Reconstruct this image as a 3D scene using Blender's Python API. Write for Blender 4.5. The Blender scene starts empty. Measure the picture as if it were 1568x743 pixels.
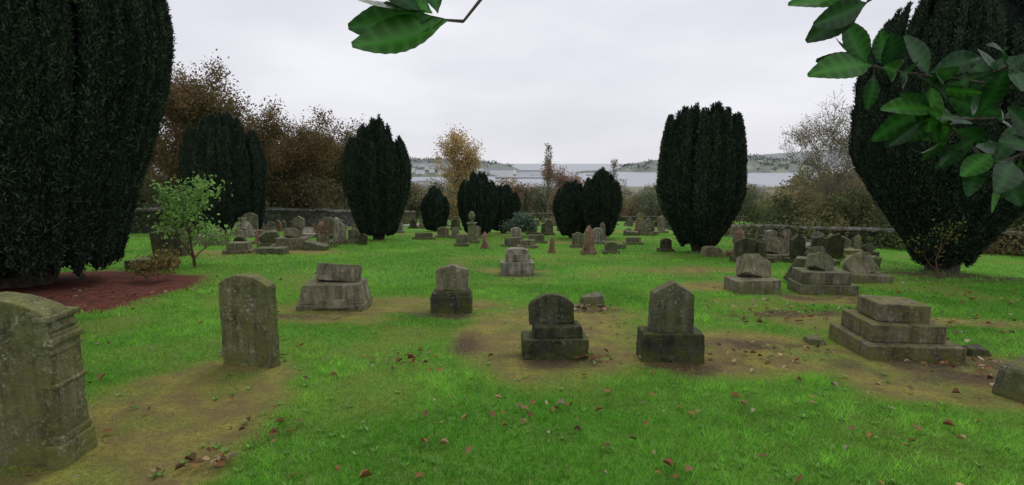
import bpy, math, random
import numpy as np
from mathutils import Vector, Matrix, Euler
random.seed(7); rng=np.random.default_rng(7)
scene=bpy.context.scene
col=scene.collection
scene.view_settings.view_transform='Standard'
scene.view_settings.look='None'
scene.view_settings.exposure=0

# ---------------------------------------------------------------- noise
def _h(ix,iy,s):
    n=np.sin(ix*127.1+iy*311.7+s*74.7)*43758.5453
    return n-np.floor(n)
def vn(x,y,s=0):
    x=np.asarray(x,float); y=np.asarray(y,float)
    ix=np.floor(x); iy=np.floor(y); fx=x-ix; fy=y-iy
    fx=fx*fx*(3-2*fx); fy=fy*fy*(3-2*fy)
    a=_h(ix,iy,s); b=_h(ix+1,iy,s); c=_h(ix,iy+1,s); d=_h(ix+1,iy+1,s)
    return (a*(1-fx)+b*fx)*(1-fy)+(c*(1-fx)+d*fx)*fy
def fbm(x,y,s=0,o=4):
    r=0;a=.5;t=0
    for i in range(o):
        r=r+a*vn(x*2**i,y*2**i,s+i*7); t+=a; a*=.55
    return r/t
def sst(a,b,x):
    t=np.clip((x-a)/(b-a),0,1); return t*t*(3-2*t)

def gh(x,y):
    x=np.asarray(x,float); y=np.asarray(y,float)
    yc=np.maximum(y,-40)
    d=np.where(yc<45,.055*yc+.0005*yc*np.abs(yc),3.4875+.09*(yc-45))
    d=np.where(yc>120,10.24+.14*(yc-120),d)
    d=np.minimum(d,50)
    d=d+10*sst(1250,1400,yc)
    d=d+.6*sst(9,13,x)*sst(8,16,y)
    near=1-sst(60,120,y)
    return -d+near*(.05*(vn(x*.7,y*.7,3)-.5)+.025*(vn(x*2.3,y*2.3,5)-.5))
def G(x,y): return float(gh(x,y))

# patches of moss / soil / bark mulch : (x,y,rx,ry)
MOSS=[(-1.9,8.0,1.7,.75),(.45,6.2,1.15,1.8),(2.3,5.45,1.8,.8),(4.1,4.6,1.3,.75),(-2.5,3.6,.72,1.75),(-3.2,2.4,1.0,.9),(4.9,6.9,1.6,.35),
      (4.1,12,1.3,.5),(-.1,12,.8,.35),(3.8,9.6,1.0,.45),(5.2,8.4,.9,.4),(-2.4,7.1,.9,.35),(8.0,16,2,.8),(-7.5,16.5,2.5,.8),(2,21,3,.8),(-3,27,4,1),(6,30,5,1.2)]
DIRT=[(-2.6,7.25,.75,.22),(-.85,7.25,.45,.2),(.4,5.05,.7,.25),(1.55,4.95,.6,.25),(2.6,5.6,.65,.28),(3.9,5.0,1.0,.38),(1.1,7.5,.45,.2),(3.7,7.2,.9,.18),(4.4,4.2,.7,.3),
      (5.6,16.3,1.0,.5),(-5.4,21.8,.9,.5),(8.9,11.2,2.2,.9),(5.2,8.6,.8,.35),(-.5,5.7,.2,.5),(.1,11.3,.5,.2),(4.1,9.0,.6,.25)]
MULCH=[(-8.2,8.9,2.65,2.85)]
def masks(x,y):
    wx=x+.9*(fbm(x*1.1,y*1.1,11)-.5); wy=y+.7*(fbm(x*1.1+9,y*1.1,12)-.5)
    def m(L,soft):
        r=np.zeros_like(np.asarray(x,float))
        for cx,cy,rx,ry in L:
            q=np.sqrt(((wx-cx)/rx)**2+((wy-cy)/ry)**2)
            r=np.maximum(r,1-sst(1-soft,1+soft,q))
        return r
    mo=m(MOSS,.22); di=m(DIRT,.4); mu=m(MULCH,.08)
    n=fbm(x*3,y*3,21)
    mo=np.clip(mo*(.3+1.25*n),0,1)
    extra=sst(.52,.75,fbm(x*.8,y*.8,31))*.38*(1-sst(30,60,y))
    mo=np.maximum(mo,extra)
    di=di*sst(.3,.55,fbm(x*3.5,y*3.5,41))*.9
    return mo,di,mu

# ---------------------------------------------------------------- mesh helpers
def mk(name,V,F,mats=(),colr=None,parent=None,smooth=False):
    V=np.asarray(V,np.float32).reshape(-1,3); F=np.asarray(F,np.int32)
    k=F.shape[1]; me=bpy.data.meshes.new(name)
    me.vertices.add(len(V)); me.vertices.foreach_set('co',V.ravel())
    me.loops.add(F.size); me.loops.foreach_set('vertex_index',F.ravel())
    me.polygons.add(len(F)); me.polygons.foreach_set('loop_start',np.arange(0,F.size,k,dtype=np.int32))
    if smooth: me.polygons.foreach_set('use_smooth',np.ones(len(F),bool))
    me.update(calc_edges=True); me.validate()
    if colr is not None:
        a=me.color_attributes.new('Col','FLOAT_COLOR','POINT')
        c=np.ones((len(V),4),np.float32); c[:,:colr.shape[1]]=colr
        a.data.foreach_set('color',c.ravel())
    for m in mats: me.materials.append(m)
    ob=bpy.data.objects.new(name,me); col.objects.link(ob)
    if parent: ob.parent=parent
    return ob
def empty(name,loc=(0,0,0)):
    e=bpy.data.objects.new(name,None); e.empty_display_size=.2; e.location=loc; col.objects.link(e); return e
def nrmz(a): return a/np.maximum(np.linalg.norm(a,axis=-1,keepdims=True),1e-9)
def leafgeo(P,D,N,L,W):
    S=nrmz(np.cross(D,N)); L=np.asarray(L).reshape(-1,1); W=np.asarray(W).reshape(-1,1)
    mid=P+D*L*.5
    V=np.stack([P,mid+S*W*.5,P+D*L,mid-S*W*.5],1).reshape(-1,3)
    F=np.arange(len(P)*4).reshape(-1,4)
    return V,F
def tubes(segs,n=5):
    A=np.array([s[0] for s in segs],float);B=np.array([s[1] for s in segs],float)
    r0=np.array([s[2] for s in segs])[:,None,None]; r1=np.array([s[3] for s in segs])[:,None,None]
    d=nrmz(B-A); ref=np.where(np.abs(d[:,2:3])>.9,np.array([[1.,0,0]]),np.array([[0,0,1.]]))
    u=nrmz(np.cross(d,ref)); v=np.cross(d,u)
    an=np.arange(n)*2*math.pi/n
    ring=u[:,None,:]*np.cos(an)[None,:,None]+v[:,None,:]*np.sin(an)[None,:,None]
    R0=A[:,None,:]+ring*r0; R1=B[:,None,:]+ring*r1
    V=np.concatenate([R0,R1],1).reshape(-1,3)
    F=[]
    base=np.arange(len(A))*2*n
    for i in range(n):
        j=(i+1)%n
        F.append(np.stack([base+i,base+j,base+n+j,base+n+i],1))
    return V,np.concatenate(F,0)

# ---------------------------------------------------------------- material helpers
def nt(name):
    m=bpy.data.materials.new(name); m.use_nodes=True; t=m.node_tree; t.nodes.clear()
    o=t.nodes.new('ShaderNodeOutputMaterial'); b=t.nodes.new('ShaderNodeBsdfPrincipled')
    t.links.new(b.outputs[0],o.inputs[0]); return m,t,b,o
def noise(t,vec,scale,detail=4,rough=.55):
    n=t.nodes.new('ShaderNodeTexNoise'); n.inputs['Scale'].default_value=scale
    n.inputs['Detail'].default_value=detail; n.inputs['Roughness'].default_value=rough
    if vec is not None: t.links.new(vec,n.inputs['Vector'])
    return n.outputs['Fac']
def ramp(t,fac,stops):
    r=t.nodes.new('ShaderNodeValToRGB'); e=r.color_ramp.elements
    while len(e)<len(stops): e.new(.5)
    for i,(p,c) in enumerate(stops):
        e[i].position=p; e[i].color=(c,c,c,1) if not hasattr(c,'__len__') else (*c,1)
    t.links.new(fac,r.inputs[0]); return r.outputs[0]
def mix(t,f,a,b,mode='MIX'):
    m=t.nodes.new('ShaderNodeMixRGB'); m.blend_type=mode
    for i,v in ((0,f),(1,a),(2,b)):
        if isinstance(v,(int,float)): m.inputs[i].default_value=v if i==0 else (v,v,v,1)
        elif isinstance(v,tuple): m.inputs[i].default_value=(*v,1)
        else: t.links.new(v,m.inputs[i])
    return m.outputs[0]
def math_(t,op,a,b=0):
    m=t.nodes.new('ShaderNodeMath'); m.operation=op
    for i,v in ((0,a),(1,b)):
        if isinstance(v,(int,float)): m.inputs[i].default_value=v
        else: t.links.new(v,m.inputs[i])
    return m.outputs[0]
def bump(t,b,h,strength=.5,dist=.02):
    n=t.nodes.new('ShaderNodeBump'); n.inputs['Strength'].default_value=strength; n.inputs['Distance'].default_value=dist
    t.links.new(h,n.inputs['Height']); t.links.new(n.outputs[0],b.inputs['Normal'])

def leafmat(name,rough=.6,trans=.3,spec=.3):
    m,t,b,o=nt(name); a=t.nodes.new('ShaderNodeAttribute'); a.attribute_name='Col'
    t.links.new(a.outputs['Color'],b.inputs['Base Color']); b.inputs['Roughness'].default_value=rough
    b.inputs['Specular IOR Level'].default_value=spec
    if trans>0:
        tr=t.nodes.new('ShaderNodeBsdfTranslucent'); t.links.new(a.outputs['Color'],tr.inputs[0])
        ms=t.nodes.new('ShaderNodeMixShader'); ms.inputs[0].default_value=trans
        t.links.new(b.outputs[0],ms.inputs[1]); t.links.new(tr.outputs[0],ms.inputs[2]); t.links.new(ms.outputs[0],o.inputs[0])
    return m
M_leaf=leafmat('foliage_leaf',.8,.3,.1); M_yew=leafmat('yew_needles',.8,.0,.1); M_grass=leafmat('grass_blade',.6,.35,.2)
M_dead=leafmat('dead_leaf',.8,.1,.12); M_far=leafmat('far_land',.9,0,.05)
M_laurel=leafmat('laurel_leaf',.33,.22,.27)
def yewcore():
    m,t,b,o=nt('yew_mass'); tc=t.nodes.new('ShaderNodeTexCoord'); mp=t.nodes.new('ShaderNodeMapping'); mp.inputs['Scale'].default_value=(1,1,.55)
    t.links.new(tc.outputs['Object'],mp.inputs[0]); f=noise(t,mp.outputs[0],22,5,.75); g=noise(t,mp.outputs[0],3,3)
    c=ramp(t,f,[(.35,(.008,.013,.01)),(.52,(.022,.035,.026)),(.7,(.052,.074,.05))])
    c=mix(t,.6,c,ramp(t,g,[(.3,.5),(.7,1.3)]),'MULTIPLY')
    t.links.new(c,b.inputs['Base Color']); b.inputs['Roughness'].default_value=1; b.inputs['Specular IOR Level'].default_value=0.02
    bump(t,b,f,1,.12); return m
M_yewcore=yewcore()
def bark(name,c1,c2):
    m,t,b,o=nt(name); tc=t.nodes.new('ShaderNodeTexCoord'); mp=t.nodes.new('ShaderNodeMapping'); mp.inputs['Scale'].default_value=(6,6,1.5)
    t.links.new(tc.outputs['Object'],mp.inputs[0]); f=noise(t,mp.outputs[0],4,5)
    t.links.new(ramp(t,f,[(.3,c1),(.7,c2)]),b.inputs['Base Color']); b.inputs['Roughness'].default_value=.9
    bump(t,b,f,.6,.03); return m
M_bark=bark('bark',(.035,.028,.02),(.12,.1,.075)); M_barkred=bark('bark_red',(.07,.03,.02),(.16,.08,.05)); M_barkpale=bark('bark_pale',(.09,.08,.06),(.2,.18,.14))

def stonemat(name,c1,c2,lichen=(.42,.42,.36),la=.5,moss=.4,mossc=(.09,.1,.02)):
    m,t,b,o=nt(name)
    tc=t.nodes.new('ShaderNodeTexCoord'); oi=t.nodes.new('ShaderNodeObjectInfo')
    vm=t.nodes.new('ShaderNodeVectorMath'); vm.operation='ADD'
    mu=t.nodes.new('ShaderNodeVectorMath'); mu.operation='SCALE'; mu.inputs[0].default_value=(31,17,23)
    t.links.new(oi.outputs['Random'],mu.inputs['Scale']); t.links.new(tc.outputs['Object'],vm.inputs[0]); t.links.new(mu.outputs[0],vm.inputs[1])
    v=vm.outputs[0]
    base=ramp(t,noise(t,v,3.5,6,.7),[(.32,c1),(.66,c2)])
    mp=t.nodes.new('ShaderNodeMapping'); mp.inputs['Scale'].default_value=(14,14,1.4); t.links.new(v,mp.inputs[0])
    st=ramp(t,noise(t,mp.outputs[0],1,5,.65),[(.38,.25),(.6,1.)])
    base=mix(t,.85,base,st,'MULTIPLY')
    fine=ramp(t,noise(t,v,60,4,.75),[(.3,.5),(.7,1.4)])
    base=mix(t,.9,base,fine,'MULTIPLY')
    lf=ramp(t,noise(t,v,30,5,.8),[(.54,0.),(.62,1.)])
    lf2=ramp(t,noise(t,v,5,3),[(.42,0.),(.58,1.)])
    l=math_(t,'MULTIPLY',math_(t,'MULTIPLY',lf,lf2),la)
    base=mix(t,l,base,lichen)
    geo=t.nodes.new('ShaderNodeNewGeometry'); sx=t.nodes.new('ShaderNodeSeparateXYZ'); t.links.new(geo.outputs['Normal'],sx.inputs[0])
    up=ramp(t,sx.outputs[2],[(.2,0.),(.8,1.)])
    sz=t.nodes.new('ShaderNodeSeparateXYZ'); t.links.new(tc.outputs['Object'],sz.inputs[0])
    low=ramp(t,sz.outputs[2],[(.0,1.),(.2,.0)])
    mn=ramp(t,noise(t,v,6,6,.75),[(.4,0.),(.6,1.)])
    mf=math_(t,'MULTIPLY',mn,math_(t,'ADD',math_(t,'MULTIPLY',up,.35),math_(t,'ADD',low,.5)))
    mf=math_(t,'MINIMUM',math_(t,'MULTIPLY',mf,moss*1.9),.95)
    base=mix(t,mf,base,mossc)
    t.links.new(base,b.inputs['Base Color']); b.inputs['Roughness'].default_value=.9; b.inputs['Specular IOR Level'].default_value=.25
    h=math_(t,'ADD',noise(t,v,45,5,.7),math_(t,'MULTIPLY',noise(t,v,9,3),1.5))
    bump(t,b,h,.8,.014)
    return m
S_grey=stonemat('stone_grey',(.065,.064,.046),(.27,.255,.19),(.46,.45,.36),.55,.6,(.11,.12,.035))
S_green=stonemat('stone_lichened',(.09,.092,.045),(.28,.265,.155),(.5,.49,.38),.8,.75,(.15,.16,.045))
S_dark=stonemat('stone_dark',(.018,.019,.014),(.085,.085,.062),(.38,.37,.3),.45,.6,(.08,.09,.022))
S_tan=stonemat('stone_tan',(.13,.11,.078),(.38,.325,.24),(.5,.47,.38),.4,.5,(.13,.14,.045))
S_red=stonemat('stone_red',(.2,.11,.07),(.42,.27,.19),(.4,.36,.3),.3,.2)
S_pale=stonemat('stone_pale',(.24,.22,.17),(.5,.46,.39),(.14,.14,.11),.5,.35)

# ---------------------------------------------------------------- ground
def axis(lo,hi,step,far,grow_=1.16):
    a=list(np.arange(lo,hi+1e-6,step)); s=step
    while a[-1]<far: s*=grow_; a.append(a[-1]+s)
    return a
right=axis(0,11,.11,9000); xs=np.array([-q for q in right[::-1][:-1]]+right)
ys=np.array([-30,-20,-12,-8,-5,-3,-1.5,-.5,.4]+[q+1. for q in axis(0,14,.11,26000,1.06)])
XX,YY=np.meshgrid(xs,ys); ZZ=gh(XX,YY)
mo,di,mu_=masks(XX,YY)
ny,nx=XX.shape
idx=np.arange(nx*ny).reshape(ny,nx)
F=np.stack([idx[:-1,:-1],idx[:-1,1:],idx[1:,1:],idx[1:,:-1]],-1).reshape(-1,4)
def groundmat():
    m,t,b,o=nt('ground_grass')
    g=t.nodes.new('ShaderNodeNewGeometry'); p=g.outputs['Position']
    a=t.nodes.new('ShaderNodeAttribute'); a.attribute_name='Col'; sp=t.nodes.new('ShaderNodeSeparateColor'); t.links.new(a.outputs['Color'],sp.inputs[0])
    n1=noise(t,p,.45,5,.6); n2=noise(t,p,28,5,.75); n3=noise(t,p,4,4); n4=noise(t,p,1.3,5,.7)
    gr=ramp(t,n1,[(.3,(.075,.205,.022)),(.55,(.11,.29,.03)),(.75,(.17,.33,.04))])
    gr=mix(t,ramp(t,n4,[(.48,0.),(.72,.5)]),gr,(.19,.23,.05))
    gr=mix(t,.75,gr,ramp(t,n2,[(.3,.35),(.7,1.35)]),'MULTIPLY')
    gr=mix(t,.5,gr,ramp(t,n3,[(.3,.6),(.7,1.25)]),'MULTIPLY')
    ms=ramp(t,n2,[(.3,(.11,.095,.03)),(.5,(.25,.235,.055)),(.75,(.38,.35,.1))])
    ms=mix(t,ramp(t,n3,[(.35,0.),(.6,.8)]),ms,(.17,.125,.06))
    dr=ramp(t,n2,[(.3,(.035,.024,.014)),(.6,(.12,.085,.055)),(.8,(.24,.18,.12))])
    vo=t.nodes.new('ShaderNodeTexVoronoi'); vo.inputs['Scale'].default_value=32; t.links.new(p,vo.inputs['Vector'])
    ml=mix(t,.6,ramp(t,noise(t,p,6,4),[(.3,(.11,.038,.026)),(.7,(.23,.085,.055))]),vo.outputs['Color'],'MULTIPLY')
    c=mix(t,sp.outputs[0],gr,ms); c=mix(t,sp.outputs[1],c,dr); c=mix(t,sp.outputs[2],c,ml)
    s=t.nodes.new('ShaderNodeSeparateXYZ'); t.links.new(p,s.inputs[0])
    nf=noise(t,p,.012,4); fld=ramp(t,nf,[(.35,(.14,.15,.1)),(.5,(.22,.22,.15)),(.65,(.19,.23,.15))])
    yf=math_(t,'MULTIPLY',math_(t,'SUBTRACT',s.outputs[1],125),.02); yf=math_(t,'MINIMUM',math_(t,'MAXIMUM',yf,0),1)
    c=mix(t,yf,c,fld)
    t.links.new(c,b.inputs['Base Color']); b.inputs['Roughness'].default_value=.95; b.inputs['Specular IOR Level'].default_value=.1
    bump(t,b,n2,.9,.03); return m
M_ground=groundmat()
ground=mk('ground',np.stack([XX,YY,ZZ],-1).reshape(-1,3),F,[M_ground],np.stack([mo,di,mu_],-1).reshape(-1,3),smooth=True)

# ---------------------------------------------------------------- grass blades
def blades(n,y0,y1,h,w):
    y=y0+(y1-y0)*rng.random(n)**.85; x=(rng.random(n)*2-1)*(y*1.02+1.2)
    m,d,u=masks(x,y)
    keep=(rng.random(n)>d*.93)&(rng.random(n)>u*1.0)&(rng.random(n)>m*.7)
    x,y,m=x[keep],y[keep],m[keep]; n=len(x)
    cl=fbm(x*3.2,y*3.2,55); cl2=fbm(x*11,y*11,57)
    hh=h*(.4+.5*rng.random(n)+1.3*sst(.48,.8,cl)*rng.random(n)+.8*sst(.5,.8,cl2))*(1-.68*m)
    an=rng.random(n)*2*math.pi; ln=.2+.9*rng.random(n)
    ww=w*(.6+.8*rng.random(n))
    z=gh(x,y)-.003
    P=np.stack([x,y,z],-1); side=np.stack([np.cos(an),np.sin(an),0*an],-1)*ww[:,None]*.5
    an2=rng.random(n)*2*math.pi
    tip=P+np.stack([np.cos(an2)*ln*hh,np.sin(an2)*ln*hh,hh],-1)
    V=np.stack([P-side,P+side,tip],1).reshape(-1,3)
    big=sst(.25,.75,fbm(x*.6,y*.6,61))
    base=np.array([.1,.3,.025])*(1-big[:,None])+np.array([.24,.5,.06])*big[:,None]
    base=base*(.6+.8*rng.random(n))[:,None]*(.5+1.0*cl2)[:,None]*(.65+.7*cl)[:,None]
    mc=np.array([.36,.34,.08])*(.6+.8*rng.random(n))[:,None]
    c=base*(1-m[:,None])+mc*m[:,None]
    straw=rng.random(n)<.06; c[straw]=np.array([.42,.4,.2])
    return V,np.repeat(c,3,0)
parts=[blades(185000,1.9,5,.04,.005),blades(190000,5,10,.042,.0078),blades(170000,10,28,.055,.016)]
V=np.concatenate([p[0] for p in parts]); C=np.concatenate([p[1] for p in parts])
mk('grass',V,np.arange(len(V)).reshape(-1,3),[M_grass],C)

# broad leaved weeds
n=1000; y=2.2+9*rng.random(n)**1.3; x=(rng.random(n)*2-1)*(y*1.0+.5)
m,d,u=masks(x,y); k=(fbm(x*1.3,y*1.3,77)>.48)&(u<.2)&(d<.3); x,y=x[k],y[k]
rep=7; x=np.repeat(x,rep);y=np.repeat(y,rep); a=rng.random(len(x))*6.283
D=nrmz(np.stack([np.cos(a),np.sin(a),.35+.5*rng.random(len(x))],-1)); P=np.stack([x,y,gh(x,y)+.004],-1)
V,F=leafgeo(P,D,np.tile([0,0,1.],(len(x),1)),.022+.026*rng.random(len(x)),.011+.01*rng.random(len(x)))
c=np.array([.16,.36,.06])*(.6+.8*rng.random((len(x),1)))
mk('lawn_weeds',V,F,[M_grass],np.repeat(c,4,0))

# fallen leaves
pts=[]
CL=[(-1.8,3.1,.09,18),(-1.6,3.55,.15,14),(-.02,3.9,.3,16),(-1.1,5.0,.3,18),(.3,3.7,.4,12),(1.05,7.45,.22,70),(3.7,7.15,.5,70),(4.4,5.0,.35,40),(2.0,5.15,.4,26),(.9,3.3,.5,8),
    (3.9,7.6,.9,50),(7,8.5,1.2,60),(6,6.5,1,40),(.8,5.1,.2,14),(2.6,5.3,.5,26),(-6.2,8.8,.9,45),(3.6,4.2,.6,12)]
for cx,cy,s,k in CL:
    for i in range(k): pts.append((cx+random.gauss(0,s),cy+random.gauss(0,s*.7)))
for i in range(380):
    yy=2.1+13*random.random()**1.2; pts.append(((random.random()*2-1)*(yy+.5),yy))
pts=np.array(pts); n=len(pts); a=rng.random(n)*6.283
D=nrmz(np.stack([np.cos(a),np.sin(a),.7*(rng.random(n)-.35)],-1)); Nn=nrmz(np.stack([1.1*(rng.random(n)-.5),1.1*(rng.random(n)-.5),np.ones(n)],-1))
P=np.stack([pts[:,0],pts[:,1],gh(pts[:,0],pts[:,1])+.028],-1)
L=.03+.05*rng.random(n); W=L*(.5+.35*rng.random(n))
S=nrmz(np.cross(D,Nn)); UPV=nrmz(np.cross(S,D))
L_=L[:,None];W_=W[:,None]
mid=P+D*L_*.5; cu=(rng.random(n)*.7)[:,None]*W_
V=np.stack([P,P+D*L_*.28+S*W_*.42+UPV*cu,mid+D*L_*.15+S*W_*.4+UPV*cu,P+D*L_,mid+D*L_*.15-S*W_*.4+UPV*cu,P+D*L_*.28-S*W_*.42+UPV*cu],1).reshape(-1,3)
b=np.arange(n)[:,None]*6
F=np.concatenate([b+np.array([[0,1,2,3]]),b+np.array([[0,3,4,5]])],0)
pal=np.array([[.2,.11,.055],[.3,.15,.055],[.13,.08,.04],[.38,.26,.13],[.36,.3,.22],[.24,.1,.05]])
c=pal[rng.integers(0,6,n)]*(.6+.6*rng.random((n,1)))
mk('fallen_leaves',V,F,[M_dead],np.repeat(c,6,0))

# ---------------------------------------------------------------- gravestones
def prof(kind,w,h):
    a=w/2
    if kind=='rect': return [(-a,0),(a,0),(a,h),(-a,h)]
    if kind=='gable': return [(-a,0),(a,0),(a,h*.8),(0,h),(-a,h*.8)]
    if kind=='steep': return [(-a,0),(a,0),(a*.95,h*.76),(0,h),(-a*.95,h*.76)]
    if kind=='taper': return [(-a,0),(a,0),(a*.8,h),(-a*.8,h)]
    if kind=='round':
        p=[(-a,0),(a,0)]
        for i in range(13):
            t=math.pi*i/12; p.append((a*math.cos(t),h*.68+h*.32*math.sin(t)))
        return p
    if kind=='segment':
        p=[(-a,0),(a,0)]
        for i in range(11):
            t=-1+2*i/10; p.append((-t*a,h*.66+h*.34*(1-t*t)))
        return p
    if kind=='shoulder':
        p=[(-a,0),(a,0),(a,h*.86),(a*.82,h*.88)]
        for i in range(11):
            t=-1+2*i/10; p.append((-t*a*.74,h*.9+h*.1*(1-t*t)))
        p+=[(-a*.82,h*.88),(-a,h*.86)]; return p
    if kind=='broad':
        p=[(-a,0),(a,0)]
        for i in range(11):
            t=-1+2*i/10; p.append((-t*a,h*.9+h*.1*(1-abs(t)**2.4)))
        return p
TEXC=bpy.data.textures.new('weathering','CLOUDS'); TEXC.noise_scale=.09; TEXC.noise_depth=3
def stone(loc,parts,rz=0,near=0,name='gravestone',tilt=(0,0),sink=.025,mats=None,bev=.012):
    V=[];Fs=[];MI=[]; mats_l=[]
    for p in parts:
        kind,w,h,d,(ox,oy,oz)=p[:5]; rot=p[5] if len(p)>5 and p[5] else (0,0,0); mt=p[6] if len(p)>6 else mats
        if mt not in mats_l: mats_l.append(mt)
        mi=mats_l.index(mt); b0=len(V)
        R=Euler([math.radians(q) for q in rot]).to_matrix()
        if kind.startswith('frus'):
            ts=float(kind[4:] or .7)
            vs=[(-w/2,-d/2,0),(w/2,-d/2,0),(w/2,d/2,0),(-w/2,d/2,0)]; vs+=[(x*ts,y*ts,h) for x,y,z in vs]
            fs=[(0,3,2,1),(4,5,6,7),(0,1,5,4),(1,2,6,5),(2,3,7,6),(3,0,4,7)]
        elif kind=='cyl' or kind=='urn':
            n=14; vs=[];fs=[]
            pr=[(1,0),(1,1)] if kind=='cyl' else [(.5,0),(.35,.15),(.9,.45),(1,.65),(.6,.8),(.7,.86),(.25,1)]
            for r,z in pr:
                for i in range(n): vs.append((w/2*r*math.cos(6.2832*i/n),w/2*r*math.sin(6.2832*i/n),z*h))
            for k in range(len(pr)-1):
                for i in range(n): fs.append((k*n+i,k*n+(i+1)%n,(k+1)*n+(i+1)%n,(k+1)*n+i))
            fs.append(tuple(range((len(pr)-1)*n,len(pr)*n)));fs.append(tuple(range(n-1,-1,-1)))
        elif kind=='rock':
            vs=[];fs=[]
            for (x,y,z) in [(-1,-1,0),(1,-1,0),(1,1,0),(-1,1,0),(-.8,-.7,.9),(.85,-.8,.75),(.7,.75,1),(-.75,.8,.8)]:
                vs.append((x*w/2*(.85+.3*random.random()),y*d/2*(.85+.3*random.random()),z*h))
            fs=[(0,3,2,1),(4,5,6,7),(0,1,5,4),(1,2,6,5),(2,3,7,6),(3,0,4,7)]
        else:
            pf=prof(kind,w,h); n=len(pf)
            vs=[(x,-d/2,z) for x,z in pf]+[(x,d/2,z) for x,z in pf]
            fs=[tuple(range(n)),tuple(range(2*n-1,n-1,-1))]+[((i+1)%n,i,i+n,(i+1)%n+n) for i in range(n)]
        for q in vs:
            v=R@Vector(q); V.append((v.x+ox,v.y+oy,v.z+oz))
        for f in fs: Fs.append(tuple(b0+i for i in f)); MI.append(mi)
    me=bpy.data.meshes.new(name); me.from_pydata(V,[],Fs)
    for m_ in mats_l: me.materials.append(m_)
    me.polygons.foreach_set('material_index',MI); me.update()
    ob=bpy.data.objects.new(name,me); col.objects.link(ob)
    ob.location=(loc[0],loc[1],G(loc[0],loc[1])-sink); ob.rotation_euler=(math.radians(tilt[0]),math.radians(tilt[1]),math.radians(rz))
    bv=ob.modifiers.new('bevel','BEVEL'); bv.width=bev; bv.segments=2; bv.limit_method='ANGLE'; bv.angle_limit=math.radians(25)
    if near:
        s=ob.modifiers.new('sub','SUBSURF'); s.subdivision_type='SIMPLE'; s.levels=near; s.render_levels=near
        d=ob.modifiers.new('disp','DISPLACE'); d.texture=TEXC; d.strength=.018; d.mid_level=.5; d.texture_coords='LOCAL'
    return ob

# foreground stones
stone((-3.05,3.16),[('broad',.74,1.05,.2,(0,0,0)),('rect',.07,.83,.24,(.345,.03,0)),('rect',.07,.83,.24,(-.345,.03,0)),
    ('rect',.10,.045,.28,(.345,.025,.76)),('rect',.085,.035,.262,(.345,.028,.70)),('rect',.10,.04,.275,(.345,.026,.9)),('rect',.10,.16,.30,(.345,.02,0)),('rect',.085,.05,.27,(.345,.025,.16)),
    ('rect',.10,.045,.28,(-.345,.025,.76)),('rect',.10,.16,.30,(-.345,.02,0)),('frus.8',.08,.07,.24,(.345,.03,.84)),('rect',.09,.03,.265,(.345,.028,.5))],rz=4,near=4,mats=S_green,sink=.03)
stone((-2.45,5.02),[('broad',.53,.89,.13,(0,0,0))],rz=-14,near=5,mats=S_green)
stone((-2.83,5.35),[('rock',.16,.12,.14,(0,0,0))],mats=S_tan)
stone((-2.56,7.85),[('rect',.94,.12,.62,(0,0,0)),('frus.88',.9,.27,.58,(0,0.02,.12)),('frus.8',.5,.12,.1,(0.02,-.3,.08),None,S_tan),('rect',.6,.25,.22,(.04,.06,.38),(-16,4,0))],rz=3,near=3,mats=S_tan)
stone((-.84,7.55),[('rect',.56,.27,.34,(0,0,0),None,S_dark),('frus.92',.54,.06,.32,(0,0,.27),None,S_dark),('gable',.44,.36,.16,(.01,.02,.33),(0,1,0))],rz=1,near=3,mats=S_tan)
stone((.42,5.35),[('rect',.64,.23,.34,(0,0,0)),('frus.94',.49,.11,.28,(.03,.02,.23)),('segment',.45,.3,.13,(-.02,.07,.33),(-6,-2,0))],rz=2,near=4,mats=S_dark)
stone((1.54,5.22),[('frus.96',.6,.31,.3,(0,0,0),None,S_dark),('steep',.41,.5,.17,(0,.02,.30),(0,1,0),S_grey)],rz=-2,near=4,mats=S_grey)
stone((3.98,5.6),[('rect',.9,.2,.82,(0,0,0)),('rect',.7,.18,.62,(-.02,.02,.2)),('rect',.5,.18,.42,(-.02,.03,.38),(0,2,0)),('rock',.16,.14,.3,(.45,.3,.2))],rz=-5,near=4,mats=stonemat('stone_stepped',(.08,.062,.045),(.28,.23,.165),(.4,.37,.29),.6,.65,(.14,.14,.035)))
stone((3.3,5.85),[('rock',.2,.1,.2,(0,0,0))],mats=S_grey)
stone((4.72,5.45),[('rock',.22,.12,.2,(0,0,0))],mats=S_dark)
stone((4.08,4.2),[('rock',.42,.33,.3,(0,0,0))],rz=20,near=4,mats=S_grey,bev=.04)
stone((1.14,7.85),[('rock',.36,.22,.22,(0.02,0,0),(0,-8,10)),('rock',.2,.1,.16,(-.2,-.12,0))],near=3,mats=S_grey)
stone((.8,5.12),[('rock',.12,.06,.1,(0,0,0))],mats=S_grey)
# middle stones
stone((.11,11.6),[('rect',.7,.3,.45,(0,0,0)),('rect',.5,.16,.3,(0,.02,.3)),('segment',.48,.14,.22,(0,.03,.44))],near=2,mats=S_pale)
stone((.34,11.9),[('rect',.1,.4,.1,(0,0,0))],mats=S_grey)
stone((4.06,9.2),[('rect',.78,.24,.45,(0,0,0)),('gable',.55,.42,.24,(.08,.1,.22),(-28,18,10))],near=3,mats=S_tan,rz=4)
stone((5.22,9.15),[('rect',.92,.2,.55,(0,0,0)),('rect',.76,.2,.48,(-.02,.03,.2)),('round',.4,.3,.22,(-.05,.05,.38),(-18,24,20))],near=3,mats=S_grey,rz=-6)
stone((5.36,10.3),[('gable',.46,.6,.16,(0,0,0),(12,26,-30))],near=2,mats=S_grey)
stone((6.72,10.4),[('rect',.8,.18,.5,(0,0,0),(0,3,0)),('round',.55,.45,.18,(.05,.05,.12),(-24,-22,10))],near=2,mats=S_tan)
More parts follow.
